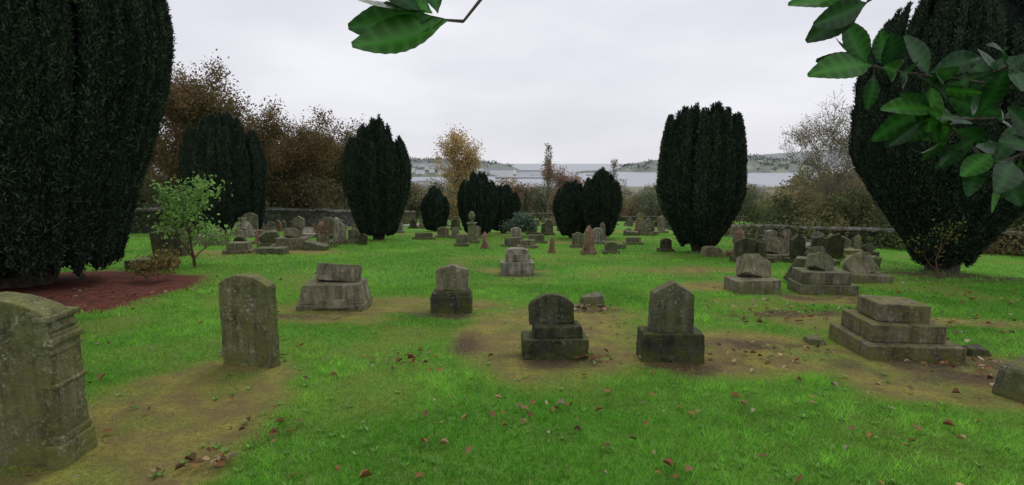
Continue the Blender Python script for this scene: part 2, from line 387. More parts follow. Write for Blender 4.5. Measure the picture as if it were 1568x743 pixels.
stone((6.8,14.1),[('rect',.95,.22,.5,(0,0,0)),('shoulder',.55,.48,.2,(0,0,.18),(-30,16,0))],mats=S_tan)
stone((8.45,14.4),[('shoulder',.42,.68,.14,(0,0,0),(0,2,0))],mats=S_dark,rz=-10)
stone((5.45,15.0),[('round',.5,.3,.3,(0,0,0),(0,6,0))],mats=S_tan)
stone((7.4,13.2),[('rect',.8,.16,.45,(0,0,0)),('gable',.45,.36,.2,(0,0,.12),(-35,-18,0))],mats=S_grey)
stone((8.0,12.4),[('rect',.5,.3,.35,(0,0,0),(0,12,0))],mats=S_grey,rz=20)
# left group
for (x,y,P_,r,mt) in [(-8,16.1,[('rect',.8,.16,.5,(0,0,0)),('rect',.6,.2,.36,(0,0,.16))],8,S_tan),
    (-8.1,18.6,[('rect',.9,.2,.5,(0,0,0)),('gable',.6,.5,.2,(0,0,.15),(20,-18,0))],10,S_grey),
    (-6.9,15.8,[('rect',.8,.22,.4,(0,0,0))],0,S_grey),
    (-6.9,17.3,[('rect',1.2,.2,.6,(0,0,0)),('rect',.9,.2,.5,(0,0,.2)),('gable',.5,.3,.25,(0,0,.4),(-20,10,0))],5,S_tan),
    (-6.1,17.0,[('rect',.7,.25,.4,(0,0,0),(0,14,0))],0,S_grey),
    (-12.2,25,[('rect',1.2,.3,.7,(0,0,0)),('frus.6',.8,.4,.5,(0,0,.3)),('rect',.3,.2,.2,(0,0,.68))],0,S_tan),
    (-10.4,19,[('rect',1.0,.35,.6,(0,0,0),(0,6,0)),('round',.5,.4,.2,(.1,0,.3),(-20,20,0))],10,S_tan),
    (-8.1,12.3,[('rect',1.0,.26,.5,(0,0,0),(0,-4,0))],-15,S_grey),
    (-9.5,15.3,[('rect',.75,.75,.5,(0,0,0),(0,-4,0))],10,S_dark),
    (-8.2,16.9,[('gable',.35,.55,.16,(0,0,0),(8,-24,0))],0,S_dark),
    (-5.7,19.8,[('rect',.6,.2,.4,(0,0,0)),('gable',.36,.4,.15,(0,0,.2))],0,S_grey),
    (-5.3,19.4,[('gable',.3,.45,.15,(0,0,0),(0,10,0))],0,S_dark),
    (-12.8,27,[('shoulder',.7,1.1,.2,(0,0,0))],10,S_grey),(-11.2,29,[('gable',.6,.9,.2,(0,0,0))],0,S_tan),(-9.6,30,[('round',.6,.8,.2,(0,0,0),(0,8,0))],0,S_grey)]:
    stone((x,y),P_,rz=r,mats=mt)
# centre monuments
stone((-1.49,20.5),[('rect',.55,.16,.55,(0,0,0)),('rect',.42,.16,.42,(0,0,.16)),('frus.9',.3,.42,.3,(0,0,.32)),('rect',.36,.05,.36,(0,0,.74)),('urn',.28,.42,.28,(0,0,.79))],name='urn_monument',mats=stonemat('stone_mossy',(.15,.15,.08),(.3,.29,.18)))
def ob_(x,y,h,mt): stone((x,y),[('rect',h*.5,h*.16,h*.45,(0,0,0)),('rect',h*.38,h*.12,h*.34,(0,0,h*.16)),('frus.85',h*.3,h*.5,h*.27,(0,0,h*.28)),('frus0.1',h*.28,h*.22,h*.25,(0,0,h*.78))],name='obelisk_gravestone',mats=mt)
ob_(-.87,17.6,.58,S_red); ob_(1.17,16.1,.5,S_red); ob_(2.2,15.7,.86,S_red); ob_(3.6,22,.8,S_tan)
for (x,y,k,w,h,mt,ba) in [(-1.7,18.6,'rect',.36,.32,S_grey,1),(.05,18.5,'rect',.6,.24,S_grey,1),(.5,17.9,'rect',.5,.2,S_tan,1),(2.87,15.9,'round',.36,.28,S_grey,1),(2.2,18.3,'gable',.4,.45,S_grey,1),(3.4,17.6,'rect',.5,.18,S_grey,0),
    (4.3,19.5,'rect',.5,.2,S_tan,1),(4.65,16.6,'round',.32,.34,S_dark,1),(-3.6,22.5,'rect',.7,.2,S_grey,1),(-3.0,24,'gable',.5,.4,S_tan,1),(.15,21.2,'shoulder',.4,.5,S_pale,1),(.9,20.5,'rect',.6,.25,S_grey,1),(3.1,20,'round',.4,.5,S_pale,1)]:
    P_=[(k,w,h,.16,(0,0,.1 if ba else 0))]+([('rect',w*1.35,.13,.34,(0,0,0))] if ba else [])
    stone((x,y),P_,rz=random.uniform(-8,8),mats=mt)
YEWS=[(-5.4,22.3),(5.67,16.7),(-1.55,25.3),(-.5,28.5),(3.65,22.6),(2.5,23.4),(-4.3,31),(-14.4,28),(-8.7,9.8),(9.3,11.8)]
mts=[S_grey,S_grey,S_grey,S_tan,S_tan,S_dark,S_dark,S_pale,S_red,S_green]
cnt=0; tries=0
while cnt<245 and tries<6000:
    tries+=1
    if cnt<180:
        y=24+80*random.random()**1.1; x=random.uniform(-.2,.32)*y*1.0
        row=round(y/2.6)*2.6; y=row+random.uniform(-.3,.3)
    elif cnt<220: y=random.uniform(13.5,33); x=y*random.uniform(.40,.66)
    else: y=random.uniform(19,34); x=-y*random.uniform(.28,.5)
    if x>12.3 and y<60 and x>12.5+(33-y)*.68: continue
    if any((x-a)**2+(y-b)**2<2.6 for a,b in YEWS): continue
    cnt+=1; mt=random.choice(mts); s=random.uniform(.75,1.15)*(1+.25*(y>35)); w=.42*s; h=random.uniform(.35,.75)*s
    ty=random.random(); tl=random.gauss(0,3)
    if 180<cnt<=220: ty=ty*.75+.3; tl*=3
    if ty<.5: P_=[('rect',w*1.4,.15,.4,(0,0,0)),(random.choice(['gable','round','segment','shoulder','steep']),w,h,.14,(0,0,.14),(0,tl,0))]
    elif ty<.72: P_=[('rect',w*1.7,.2,.5,(0,0,0)),('rect',w*1.25,.18,.38,(0,0,.2)),('gable',w*.9,.3,.2,(0,0,.38),(-random.random()*35,random.gauss(0,16),0))]
    elif ty<.82: P_=[('rect',w*1.3,.16,.5,(0,0,0)),('frus.8',w*.6,h,w*.6,(0,0,.16)),('frus0.1',w*.48,.12,w*.48,(0,0,.16+h))]
    else: P_=[('rect',w*1.6,.22,.55,(0,0,0),(0,random.gauss(0,6),0)),('shoulder',w,h*.8,.15,(0,.1,.1),(-45,0,random.gauss(0,15)))]
    stone((x,y),P_,rz=random.gauss(0,9),mats=mt)

# ---------------------------------------------------------------- yews
def yew(x,y,H,R,seed,nplume=50,leaf=.08,nleaf=42000,flat=.0,z0f=.07,name='yew_tree',basew=.42,taper=.28,wid=.55,fat=1.0,spk=.03,bush=.34):
    r=np.random.default_rng(seed); root=empty(name,(x,y,G(x,y)))
    def prf(t): return basew+(1-basew)*sst(-.02,wid,t)-taper*sst(.55,1.02,t)
    no=int(nplume*.56)
    rho=np.concatenate([.84+.07*r.random(no),.66*np.sqrt(r.random(nplume-no))])
    th=np.concatenate([np.arange(no)*6.2832/no+r.normal(0,.05,no),r.random(nplume-no)*6.2832])
    top=H*(1-(.30-flat)*rho**2.2+r.normal(0,spk,nplume)-.03); bot=H*(z0f+.05*r.random(nplume))
    sp=2*math.pi*.88/no
    pr0=R*sp*fat*(.6+.18*r.random(nplume)); pr0[no:]*=1.25
    def prad(t): return np.clip(t,0,1)**.3*(1-np.clip(t,0,1))**.5*1.35+.01
    def surf(i,a,zc,t):
        ph=i*2.7
        return pr0[i]*prad(t)*(.72+.26*vn(a*1.3+ph,zc*5/max(R,1)**.5,seed)+.33*vn(a*2.6+ph,zc*11/max(R,1)**.5,seed+1))
    VV=[];FF=[];o=0; nz=34; na=14
    tt=np.linspace(0,1,nz); an=np.arange(na)*6.2832/na
    for i in range(nplume):
        zc=bot[i]+(top[i]-bot[i])*tt; rr=rho[i]*R*prf(zc/H)*.93
        A,Zc=np.meshgrid(an,zc); T=np.repeat(tt[:,None],na,1); ii=np.full(A.shape,i)
        rad=surf(ii,A,Zc,T)*(.88+.16*r.random(A.shape))
        px=(rr*np.cos(th[i]))[:,None]+rad*np.cos(A); py=(rr*np.sin(th[i]))[:,None]+rad*np.sin(A)
        VV.append(np.stack([px,py,Zc],-1).reshape(-1,3))
        id_=np.arange(nz*na).reshape(nz,na)+o
        FF.append(np.stack([id_[:-1],np.roll(id_[:-1],-1,1),np.roll(id_[1:],-1,1),id_[1:]],-1).reshape(-1,4)); o+=nz*na
    an2=np.arange(20)*6.2832/20; zc=np.linspace(z0f*H+.03*H,H*.84,16)
    rad=R*.78*prf(zc/H)*np.minimum(1,(1-(zc/(H*.9)))*3+.05)
    VV.append(np.stack([rad[:,None]*np.cos(an2)[None],rad[:,None]*np.sin(an2)[None],np.repeat(zc[:,None],20,1)],-1).reshape(-1,3))
    id_=np.arange(320).reshape(16,20)+o
    FF.append(np.stack([id_[:-1],np.roll(id_[:-1],-1,1),np.roll(id_[1:],-1,1),id_[1:]],-1).reshape(-1,4))
    V=np.concatenate(VV)
    mk('foliage_mass',V,np.concatenate(FF),[M_yewcore],None,root,smooth=True)
    w=pr0*(top-bot)*np.where(rho>.7,1,.4); w/=w.sum(); pi=r.choice(nplume,nleaf,p=w)
    t=r.random(nleaf)**.85; zc=bot[pi]+(top[pi]-bot[pi])*t
    rr=rho[pi]*R*prf(zc/H)*.93; a=r.random(nleaf)*6.2832
    a=np.where((r.random(nleaf)<.75)&(rho[pi]>.7),th[pi]+r.normal(0,.85,nleaf),a)
    a=np.mod(a,6.2832)
    rad=surf(pi,a,zc,t)*(.95+.18*r.random(nleaf)**2)
    nx_=np.cos(a);ny_=np.sin(a)
    P=np.stack([rr*np.cos(th[pi])+rad*nx_,rr*np.sin(th[pi])+rad*ny_,zc],-1)
    D=nrmz(np.stack([nx_*.6,ny_*.6,.95+0*a],-1)+r.normal(0,bush,(nleaf,3)))
    Nn=nrmz(np.stack([nx_,ny_,.2+0*a],-1)+r.normal(0,.6,(nleaf,3)))
    L=leaf*(.6+.9*r.random(nleaf)); V,F=leafgeo(P-D*L[:,None]*.25,D,Nn,L,L*(.2+.12*r.random(nleaf)))
    cl=vn(a*1.5+pi*5.1,zc*4,seed+3)
    c=np.array([.018,.031,.023])*(1-cl[:,None])+np.array([.056,.078,.05])*cl[:,None]
    c=c*(.5+.9*r.random(nleaf))[:,None]*(.75+.5*r.random(nplume)[pi])[:,None]
    yl=r.random(nleaf)<.03; c[yl]=np.array([.09,.1,.045])
    mk('foliage',V,F,[M_yew],np.repeat(c,4,0),root)
    segs=[]
    for i in range(7):
        a=i*.9; q=(.08*R*math.cos(a),.08*R*math.sin(a),0); s=(basew*.6*R*math.cos(a),basew*.6*R*math.sin(a),H*.22)
        segs.append((q,s,.07*R,.04*R))
    segs.append(((0,0,-.1),(0,0,H*.3),.13*R,.08*R))
    V,F=tubes(segs,8); mk('trunk',V,F,[M_bark],None,root)
    return root
yew(-5.4,22.3,4.95,1.42,1,nplume=56,leaf=.1,nleaf=65000,z0f=.03,basew=.5,flat=.08,fat=1.35,spk=.018)
yew(5.67,16.7,4.55,1.33,2,nplume=56,leaf=.09,nleaf=75000,flat=.19,z0f=.035,basew=.38,taper=.12,wid=.42,fat=1.25,spk=.02)
yew(-1.55,25.3,3.05,.95,3,nplume=46,leaf=.1,nleaf=30000,basew=.6,z0f=.03,flat=.08,fat=1.3,spk=.02)
yew(-.45,28.5,2.6,.85,4,nplume=36,leaf=.1,nleaf=20000,basew=.6,z0f=.03,flat=.05,fat=1.3,spk=.02)
yew(3.65,22.6,2.95,.82,5,nplume=40,leaf=.1,nleaf=26000,basew=.5,flat=.08,z0f=.03,fat=1.3,spk=.02)
yew(2.55,23.4,2.5,.82,6,nplume=36,leaf=.1,nleaf=22000,basew=.5,z0f=.03,flat=.05,fat=1.3,spk=.02)
yew(-4.3,31,2.6,.72,7,nplume=26,leaf=.11,nleaf=14000,basew=.6,z0f=.02,fat=1.3,spk=.02)
yew(-14.4,28,6.2,2.1,8,nplume=70,leaf=.12,nleaf=60000,basew=.8,z0f=.01,flat=.1,fat=1.4,spk=.015)
yew(-8.85,9.9,8.6,2.95,9,nplume=150,leaf=.075,nleaf=280000,basew=.55,z0f=.02,taper=.42,fat=1.5,bush=.6)
yew(9.45,12.0,7.2,2.1,10,nplume=100,leaf=.075,nleaf=190000,basew=.22,z0f=.015,taper=.55,wid=.4,fat=1.4,bush=.5)

# ---------------------------------------------------------------- deciduous trees
def grow(H,spread,seed,levels=4,kids=4,trunk=.25,up=.55,r0=None):
    r=random.Random(seed); segs=[];tips=[]
    def rec(p,d,L,rad,lv):
        k=3; q=p
        pts=[(p,rad)]
        for i in range(k):
            d=(d+Vector((r.gauss(0,.16),r.gauss(0,.16),r.gauss(.04,.1)))).normalized()
            q2=q+d*(L/k); ra=rad*(1-.18*i); rb=rad*(1-.18*(i+1)); segs.append((tuple(q),tuple(q2),ra,rb)); q=q2; pts.append((q,rb))
        if lv==0: 
            tips.extend([tuple(pts[1][0]),tuple(pts[2][0]),tuple(pts[3][0])]); return
        if lv==1: tips.append(tuple(q))
        for i in range(kids):
            b,rb=pts[r.choice([1,2,3,3])] if i else pts[3]
            a=r.random()*6.283
            side=Vector((math.cos(a),math.sin(a),0))
            nd=(d*up+side*(spread if i else spread*.3)+Vector((0,0,.22))).normalized()
            rec(b,nd,L*r.uniform(.58,.8),rb*r.uniform(.5,.68),lv-1)
    rec(Vector((0,0,-.1)),Vector((0,0,1)),H*trunk,r0 or H*.022,levels)
    zm=max(t[2] for t in tips); s=H/zm
    segs=[(tuple(c*s for c in a),tuple(c*s for c in b),ra,rb) for a,b,ra,rb in segs]
    tips=np.array(tips)*s
    return segs,tips
def leafcloud(root,P,leaf,cols,r,seed):
    nl=len(P); D=nrmz(r.normal(0,1,(nl,3))+np.array([0,0,-.2])); Nn=nrmz(r.normal(0,1,(nl,3))+np.array([0,0,.6]))
    L=leaf*(.6+.8*r.random(nl)); V,F=leafgeo(P,D,Nn,L,L*.65)
    cols=np.array(cols); mixf=vn(P[:,0]*.8,P[:,2]*.8,seed+5)[:,None]
    c=cols[r.integers(0,len(cols),nl)]*.5+(cols[0]*(1-mixf)+cols[-1]*mixf)*.5
    c=c*(.6+.8*r.random((nl,1)))
    mk('foliage',V,F,[M_leaf],np.repeat(c,4,0),root)
def tree(name,x,y,H,spread,seed,cols,nleaf,leaf=.12,levels=4,kids=4,fluff=.35,bk=None,trunk=.25,squash=1.0,up=.55,thick=1.):
    root=empty(name,(x,y,G(x,y))); root.rotation_euler=(0,0,seed*1.3)
    segs,tips=grow(H,spread,seed,levels,kids,trunk,up)
    segs=[(a,b,max(ra*thick,.001*H),max(rb*thick,.0008*H)) for a,b,ra,rb in segs]
    V,F=tubes(segs,5); V=V*np.array([squash,squash,1]); mk('trunk_and_branches',V,F,[bk or M_bark],None,root)
    if nleaf:
        r=np.random.default_rng(seed); k=r.integers(0,len(tips),nleaf)
        dens=vn(tips[:,0]*1.3+9,tips[:,2]*1.3,seed); k=k[r.random(nleaf)<.35+.9*dens[k]]; nl=len(k)
        P=tips[k]*np.array([squash,squash,1])+np.clip(r.normal(0,fluff,(nl,3)),-1.6*fluff,1.6*fluff)*r.random((nl,1))**.5
        leafcloud(root,P,leaf,cols,r,seed)
    return root
def poplar(x,y,H,R,seed,cols,nleaf,leaf):
    root=empty('poplar_tree',(x,y,G(x,y))); r=np.random.default_rng(seed); segs=[((0,0,-.3),(0,0,H),.014*H,.003*H)];P=[]
    for i in range(90):
        z=H*(.15+.8*r.random()); a=r.random()*6.2832; rr=R*(1-.75*abs(z/H-.4)**1.2)*(.6+.5*r.random()); dz=rr*2.4
        z1=min(z+dz,H*1.02); e=(rr*math.cos(a),rr*math.sin(a),z1); m_=(rr*.65*math.cos(a),rr*.65*math.sin(a),z+dz*.4)
        segs+=[((0,0,z),m_,.0032*H,.0022*H),(m_,e,.0022*H,.0012*H)]
        for q in range(nleaf//90):
            f=r.random(); b=np.array(m_)*(1-f)+np.array(e)*f; P.append(b+r.normal(0,R*.18,3))
    V,F=tubes(segs,5); mk('trunk_and_branches',V,F,[M_barkpale],None,root); leafcloud(root,np.array(P),leaf,cols,r,seed)
BR=[(.17,.115,.06),(.23,.15,.07),(.14,.115,.055)]
tree('autumn_tree',-18.0,35,9.2,.8,11,BR,38000,.13,fluff=.45)
tree('autumn_tree',-15.0,40,7.9,.8,12,BR,32000,.13,fluff=.45)
tree('autumn_tree',-22,34,9.8,.8,13,BR,30000,.14,fluff=.42)
tree('autumn_tree',-19.6,52,8.8,.8,14,[(.13,.12,.06),(.19,.15,.07)],30000,.18,fluff=.55)
tree('autumn_tree',-16.5,55,8.2,.8,15,[(.17,.12,.055),(.15,.14,.06)],30000,.18,fluff=.55)
tree('birch_tree',-6.1,70,11.2,.5,16,[(.58,.4,.16),(.5,.35,.15),(.42,.32,.17)],15000,.2,fluff=.6,trunk=.3,bk=M_barkpale)
tree('copper_beech_tree',4.7,66,7.0,.75,17,[(.32,.2,.16),(.26,.18,.13)],9000,.18,fluff=.5,bk=M_barkpale,trunk=.2)
poplar(7.6,118,15.5,1.0,18,[(.24,.24,.18),(.2,.2,.15)],1500,.3)
poplar(27,148,17,1.2,19,[(.3,.28,.25)],900,.3)
tree('bare_tree',20.4,38,9.8,.85,20,[(.2,.17,.09),(.25,.21,.11)],4500,.1,levels=5,kids=4,fluff=.3,bk=M_barkpale,trunk=.2)
tree('bare_tree',24.5,42,9.5,.85,21,[(.2,.17,.09),(.25,.21,.11)],4500,.1,levels=5,kids=4,fluff=.3,bk=M_barkpale,trunk=.2)
tree('green_shrub',-7.3,12.6,2.05,.5,22,[(.24,.42,.12),(.17,.35,.08),(.32,.5,.15)],1900,.085,levels=3,kids=5,fluff=.12,bk=M_barkred,trunk=.38)
tree('dry_shrub',-6.75,10.6,.6,1.0,23,[(.2,.18,.05),(.25,.19,.08)],1200,.07,levels=3,kids=4,fluff=.1,bk=M_barkred)
tree('juniper_shrub',.15,24.5,1.0,1.2,24,[(.11,.16,.11),(.15,.21,.15)],5000,.1,levels=3,kids=5,fluff=.14)
tree('low_shrub',-5.9,18.2,.8,1.0,25,[(.16,.09,.05),(.14,.11,.05)],700,.07,levels=3,kids=4,fluff=.08,bk=M_barkred)
tree('low_shrub',8.3,10.6,1.3,.8,26,[(.1,.13,.03),(.14,.14,.04)],300,.06,levels=3,kids=3,fluff=.12,bk=M_barkred)

# woodland mass
HAZE_TINT=np.array([.42,.44,.47])  # aerial haze colour, painted into woodland and hill vertex colours
WV=[];WC=[];TS=[]
wr=np.random.default_rng(77)
def wood(x,y,H,R,cols,n,leaf):
    z=G(x,y); cols=np.array(cols); nb=wr.integers(9,15)
    bc=np.stack([wr.normal(0,.42*R,nb),wr.normal(0,.42*R,nb),H*(.25+.62*wr.random(nb))],-1)
    br=R*(.3+.25*wr.random(nb)); k=wr.integers(0,nb,n)
    d=nrmz(wr.normal(0,1,(n,3))); P=bc[k]+d*(br[k]*(.5+.6*wr.random(n)))[:,None]*np.array([1,1,.85])
    P[:,2]=np.clip(P[:,2],.1,H*1.05)
    D=nrmz(wr.normal(0,1,(n,3))); Nn=nrmz(d+wr.normal(0,.5,(n,3)))
    L=leaf*(.6+.8*wr.random(n)); V,F=leafgeo(P+np.array([x,y,z]),D,Nn,L,L*.7)
    base=cols[wr.integers(0,len(cols))]; c=base*(.6+.7*wr.random((nb,1)))[k]*(.75+.5*wr.random((n,1)))
    f=1-math.exp(-y/1300); c=c*(1-f)+HAZE_TINT*f  # haze painted into the leaf colours, stronger with distance
    WV.append(V);WC.append(np.repeat(c,4,0))
    TS.append(((x,y,z-.2),(x,y,z+H*.6),.02*H,.01*H))
    for i in range(4): TS.append(((x,y,z+H*.2),tuple(bc[i]+np.array([x,y,z])),.012*H,.004*H))
C1=[(.16,.17,.07),(.21,.2,.08),(.24,.15,.075),(.34,.23,.08),(.12,.14,.06)]
for i in range(150):
    y=wr.uniform(123,165); x=wr.uniform(-.35,.5)*y
    wood(x,y,wr.uniform(6.5,10.5)+(y-123)*.05,wr.uniform(2.6,4.2),C1,1000,.4)
for i in range(14):
    x=-3.0-wr.random()*9; y=wr.uniform(72,100); wood(x-4,y,wr.uniform(3,6),2.2,C1,1000,.3)
for i in range(38):
    y=wr.uniform(44,78); q=wr.uniform(-.75,-.30); x=q*y; wood(x,y,wr.uniform(.6,.95)*(6+6*min(1,(-q-.27)/.2)),3,[(.17,.14,.06),(.14,.135,.055),(.24,.15,.06)],2600,.26)
for i in range(14):
    y=wr.uniform(34,45); x=-y*wr.uniform(.36,.75); wood(x,y,wr.uniform(2,5),2,[(.09,.105,.045),(.12,.11,.05)],1800,.2)
for i in range(30):
    y=wr.uniform(40,70); q=wr.uniform(.42,1.0); x=q*y; wood(x,y,wr.uniform(3.5,6.5)+3*(q>.65),2.6,[(.22,.23,.09),(.17,.18,.07),(.26,.23,.11),(.23,.18,.1)],2200,.24)
for i in range(18):
    y=wr.uniform(27,38); x=14.8+wr.random()*8+ (36-y)*.5; wood(x,y,wr.uniform(1.3,3.2),1.5,[(.09,.11,.04),(.17,.165,.07)],1400,.16)
for i in range(230):
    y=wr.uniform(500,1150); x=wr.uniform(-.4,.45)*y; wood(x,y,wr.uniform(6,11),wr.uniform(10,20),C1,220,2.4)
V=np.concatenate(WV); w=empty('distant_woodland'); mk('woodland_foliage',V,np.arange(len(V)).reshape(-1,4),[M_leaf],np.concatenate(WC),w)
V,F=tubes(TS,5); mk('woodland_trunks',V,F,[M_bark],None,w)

# ---------------------------------------------------------------- walls
def wallmat():
    m,t,b,o=nt('rubble_wall'); g=t.nodes.new('ShaderNodeNewGeometry'); mp=t.nodes.new('ShaderNodeMapping'); mp.inputs['Scale'].default_value=(2.6,2.6,5)
    t.links.new(g.outputs['Position'],mp.inputs[0]); vo=t.nodes.new('ShaderNodeTexVoronoi'); vo.inputs['Scale'].default_value=1; t.links.new(mp.outputs[0],vo.inputs['Vector'])
    ve=t.nodes.new('ShaderNodeTexVoronoi'); ve.feature='DISTANCE_TO_EDGE'; t.links.new(mp.outputs[0],ve.inputs['Vector']); ve.inputs['Scale'].default_value=1
    c=ramp(t,vo.outputs['Color'],[(.2,(.05,.048,.042)),(.8,(.16,.15,.13))]); c=mix(t,ramp(t,ve.outputs['Distance'],[(0,0.),(.08,1.)]),(.04,.04,.03),c)
    c=mix(t,ramp(t,noise(t,g.outputs['Position'],1.2,4),[(.5,0.),(.65,.7)]),c,(.06,.07,.025))
    t.links.new(c,b.inputs['Base Color']); b.inputs['Roughness'].default_value=.95; bump(t,b,ve.outputs['Distance'],.8,.05); return m
M_wall=wallmat()
def wall(name,pts,h,th=.4):
    V=[];F=[];P=[]
    for a,b in zip(pts[:-1],pts[1:]):
        n=max(2,int(math.dist(a,b)/1.2))
        for i in range(n): P.append((a[0]+(b[0]-a[0])*i/n,a[1]+(b[1]-a[1])*i/n))
    P.append(pts[-1])
    for i,(x,y) in enumerate(P):
        q=P[min(i+1,len(P)-1)]; p=P[max(i-1,0)]; dx,dy=q[0]-p[0],q[1]-p[1]; l=math.hypot(dx,dy); nx,ny=-dy/l,dx/l
        z=G(x,y); hh=h*(1+.08*random.uniform(-1,1))
        for (o,zz) in ((-th/2,-.3),(-th/2,hh),(-th/2-.05,hh),(-th/2-.05,hh+.1),(0,hh+.2),(th/2+.05,hh+.1),(th/2+.05,hh),(th/2,hh),(th/2,-.3)):
            V.append((x+nx*o,y+ny*o,z+zz))
    for i in range(len(P)-1):
        for k in range(8): a=i*9+k; F.append((a,a+1,a+10,a+9))
    return mk(name,V,F,[M_wall])
wall('stone_boundary_wall',[(26,13),(21.5,20.5),(17,27),(13.6,32.5),(13.2,40),(16,60),(30,100)],.75)
wall('stone_boundary_wall',[(-30,16),(-22,24),(-16,33),(-13,38.5),(-11.5,48),(-11,62),(-16,90)],1.1)
wall('stone_boundary_wall',[(-28,121),(0,119),(55,119)],.9)
# ivy and brambles growing over the walls
VV=[];CC=[]
for (a,b,h,n) in [((22,20),(14,32),.9,16),((-22,24),(-12,44),1.2,14),((-11.5,46),(-11,60),1.1,6),((13.2,33),(13.4,46),.9,8),((-20,118.6),(50,118.6),1.0,22)]:
    for i in range(n):
        f=wr.random(); x=a[0]+(b[0]-a[0])*f; y=a[1]+(b[1]-a[1])*f; k=500
        P=np.stack([x+wr.normal(0,.7,k),y+wr.normal(0,.5,k)-.25,G(x,y)+np.abs(wr.normal(.35,.4,k))*h],-1)
        V,F=leafgeo(P,nrmz(wr.normal(0,1,(k,3))),nrmz(wr.normal(0,1,(k,3))),.12+.1*wr.random(k),.08+.06*wr.random(k)); VV.append(V)
        c=np.array([(.09,.12,.04),(.16,.13,.06),(.13,.16,.06)][i%3])*(.6+.8*wr.random((k,1))); CC.append(np.repeat(c,4,0))
V=np.concatenate(VV); mk('ivy_and_brambles',V,np.arange(len(V)).reshape(-1,4),[M_leaf],np.concatenate(CC))

# path strip
pv=[];pf=[];pp=[(-14.2,36),(-11,42),(-8.6,47),(-8.3,55),(-9,75)]
PP=[]
for a,b in zip(pp[:-1],pp[1:]):
    for i in range(10): PP.append((a[0]+(b[0]-a[0])*i/10,a[1]+(b[1]-a[1])*i/10))
for x,y in PP:
    for o in (-1.1,1.1): pv.append((x+o,y,G(x+o,y)+.05))
for i in range(len(PP)-1): pf.append((2*i,2*i+1,2*i+3,2*i+2))
m,t,b,o=nt('tarmac_path'); g=t.nodes.new('ShaderNodeNewGeometry'); t.links.new(ramp(t,noise(t,g.outputs['Position'],8,4),[(.3,(.2,.2,.2)),(.7,(.3,.29,.28))]),b.inputs['Base Color']); b.inputs['Roughness'].default_value=.7
mk('path',pv,pf,[m])

# ---------------------------------------------------------------- sea, headlands, town
m,t,b,o=nt('sea_water'); g=t.nodes.new('ShaderNodeNewGeometry')
mp=t.nodes.new('ShaderNodeMapping'); mp.inputs['Scale'].default_value=(.002,.02,1); t.links.new(g.outputs['Position'],mp.inputs[0])
f=noise(t,mp.outputs[0],1,4); t.links.new(ramp(t,f,[(.3,(.24,.26,.3)),(.7,(.34,.36,.4))]),b.inputs['Base Color']); b.inputs['Roughness'].default_value=.45; b.inputs['Specular IOR Level'].default_value=.25
bump(t,b,noise(t,g.outputs['Position'],.2,3),.3,.3)
mk('sea',[(-30000,1240,-53),(30000,1240,-53),(30000,60000,-53),(-30000,60000,-53)],[(0,1,2,3)],[m])
def hz(u,v,h,seed): return -54+h*np.clip(1-(u*u+v*v),0,1)**.8*(.55+.8*fbm(np.asarray(u)*3+seed,np.asarray(v)*2,seed))
def hill(name,cx,cy,rx,ry,h,c,seed,haze,trees=0):
    nx,ny=110,34; u,v=np.meshgrid(np.linspace(-1,1,nx),np.linspace(-1,1,ny))
    X=cx+u*rx; Y=cy+v*ry
    Z=hz(u,v,h,seed); id_=np.arange(nx*ny).reshape(ny,nx)
    F=np.stack([id_[:-1,:-1],id_[:-1,1:],id_[1:,1:],id_[1:,:-1]],-1).reshape(-1,4)
    n=fbm(u*22,v*10,seed+2)[...,None]; n2=sst(.5,.6,fbm(u*9,v*5,seed+4))[...,None]
    cc=(np.array(c)*(1-n2)+np.array([.2,.22,.11])*n2)*(.4+1.2*n); cc=cc*(1-haze)+HAZE_TINT*.85*haze  # slope colours blended towards the painted haze
    root=empty(name,(cx,cy,0)); 
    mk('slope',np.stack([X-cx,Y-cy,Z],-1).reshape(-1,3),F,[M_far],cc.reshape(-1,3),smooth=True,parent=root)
    if trees:
        r=np.random.default_rng(seed); k=trees; u=r.uniform(-.95,.95,k); v=r.uniform(-.95,.6,k); q=(u*u+v*v<.9)&(fbm(u*6,v*4,seed+9)>.44); u,v=u[q],v[q]; k=len(u)
        s=rx/60; kk=9; P=np.stack([u*rx,v*ry,hz(u,v,h,seed)+s*.4],-1); P=np.repeat(P,kk,0)+r.normal(0,1,(k*kk,3))*np.array([s,s*.6,s*.35])
        V,F=leafgeo(P,nrmz(r.normal(0,1,(k*kk,3))),nrmz(r.normal(0,1,(k*kk,3))),s*(.8+.6*r.random(k*kk)),s*.8)
        c2=np.array([.06,.075,.035])*(.6+.9*r.random((k*kk,1))); c2=c2*(1-haze)+HAZE_TINT*.85*haze  # same haze painted into the hill woods
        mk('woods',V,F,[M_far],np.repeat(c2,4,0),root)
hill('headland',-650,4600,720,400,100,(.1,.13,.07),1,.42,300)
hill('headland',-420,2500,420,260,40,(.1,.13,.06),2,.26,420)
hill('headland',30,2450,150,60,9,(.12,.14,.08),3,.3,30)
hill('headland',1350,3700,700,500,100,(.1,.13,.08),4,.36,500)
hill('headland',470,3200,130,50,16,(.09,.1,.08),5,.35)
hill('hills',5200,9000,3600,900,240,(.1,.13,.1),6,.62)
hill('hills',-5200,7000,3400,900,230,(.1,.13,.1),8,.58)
def plain(name,c,r=.8):
    m,t,b,o=nt(name); g=t.nodes.new('ShaderNodeNewGeometry'); t.links.new(ramp(t,noise(t,g.outputs['Position'],.1,3),[(.3,tuple(q*.85 for q in c)),(.7,c)]),b.inputs['Base Color']); b.inputs['Roughness'].default_value=r; return m
M_white=plain('painted_render',(.85,.85,.85)); M_roof=plain('slate_roof',(.24,.25,.27)); M_win=plain('window_glass',(.12,.13,.15),.2); M_rubble=plain('breakwater_stone',(.2,.2,.2))
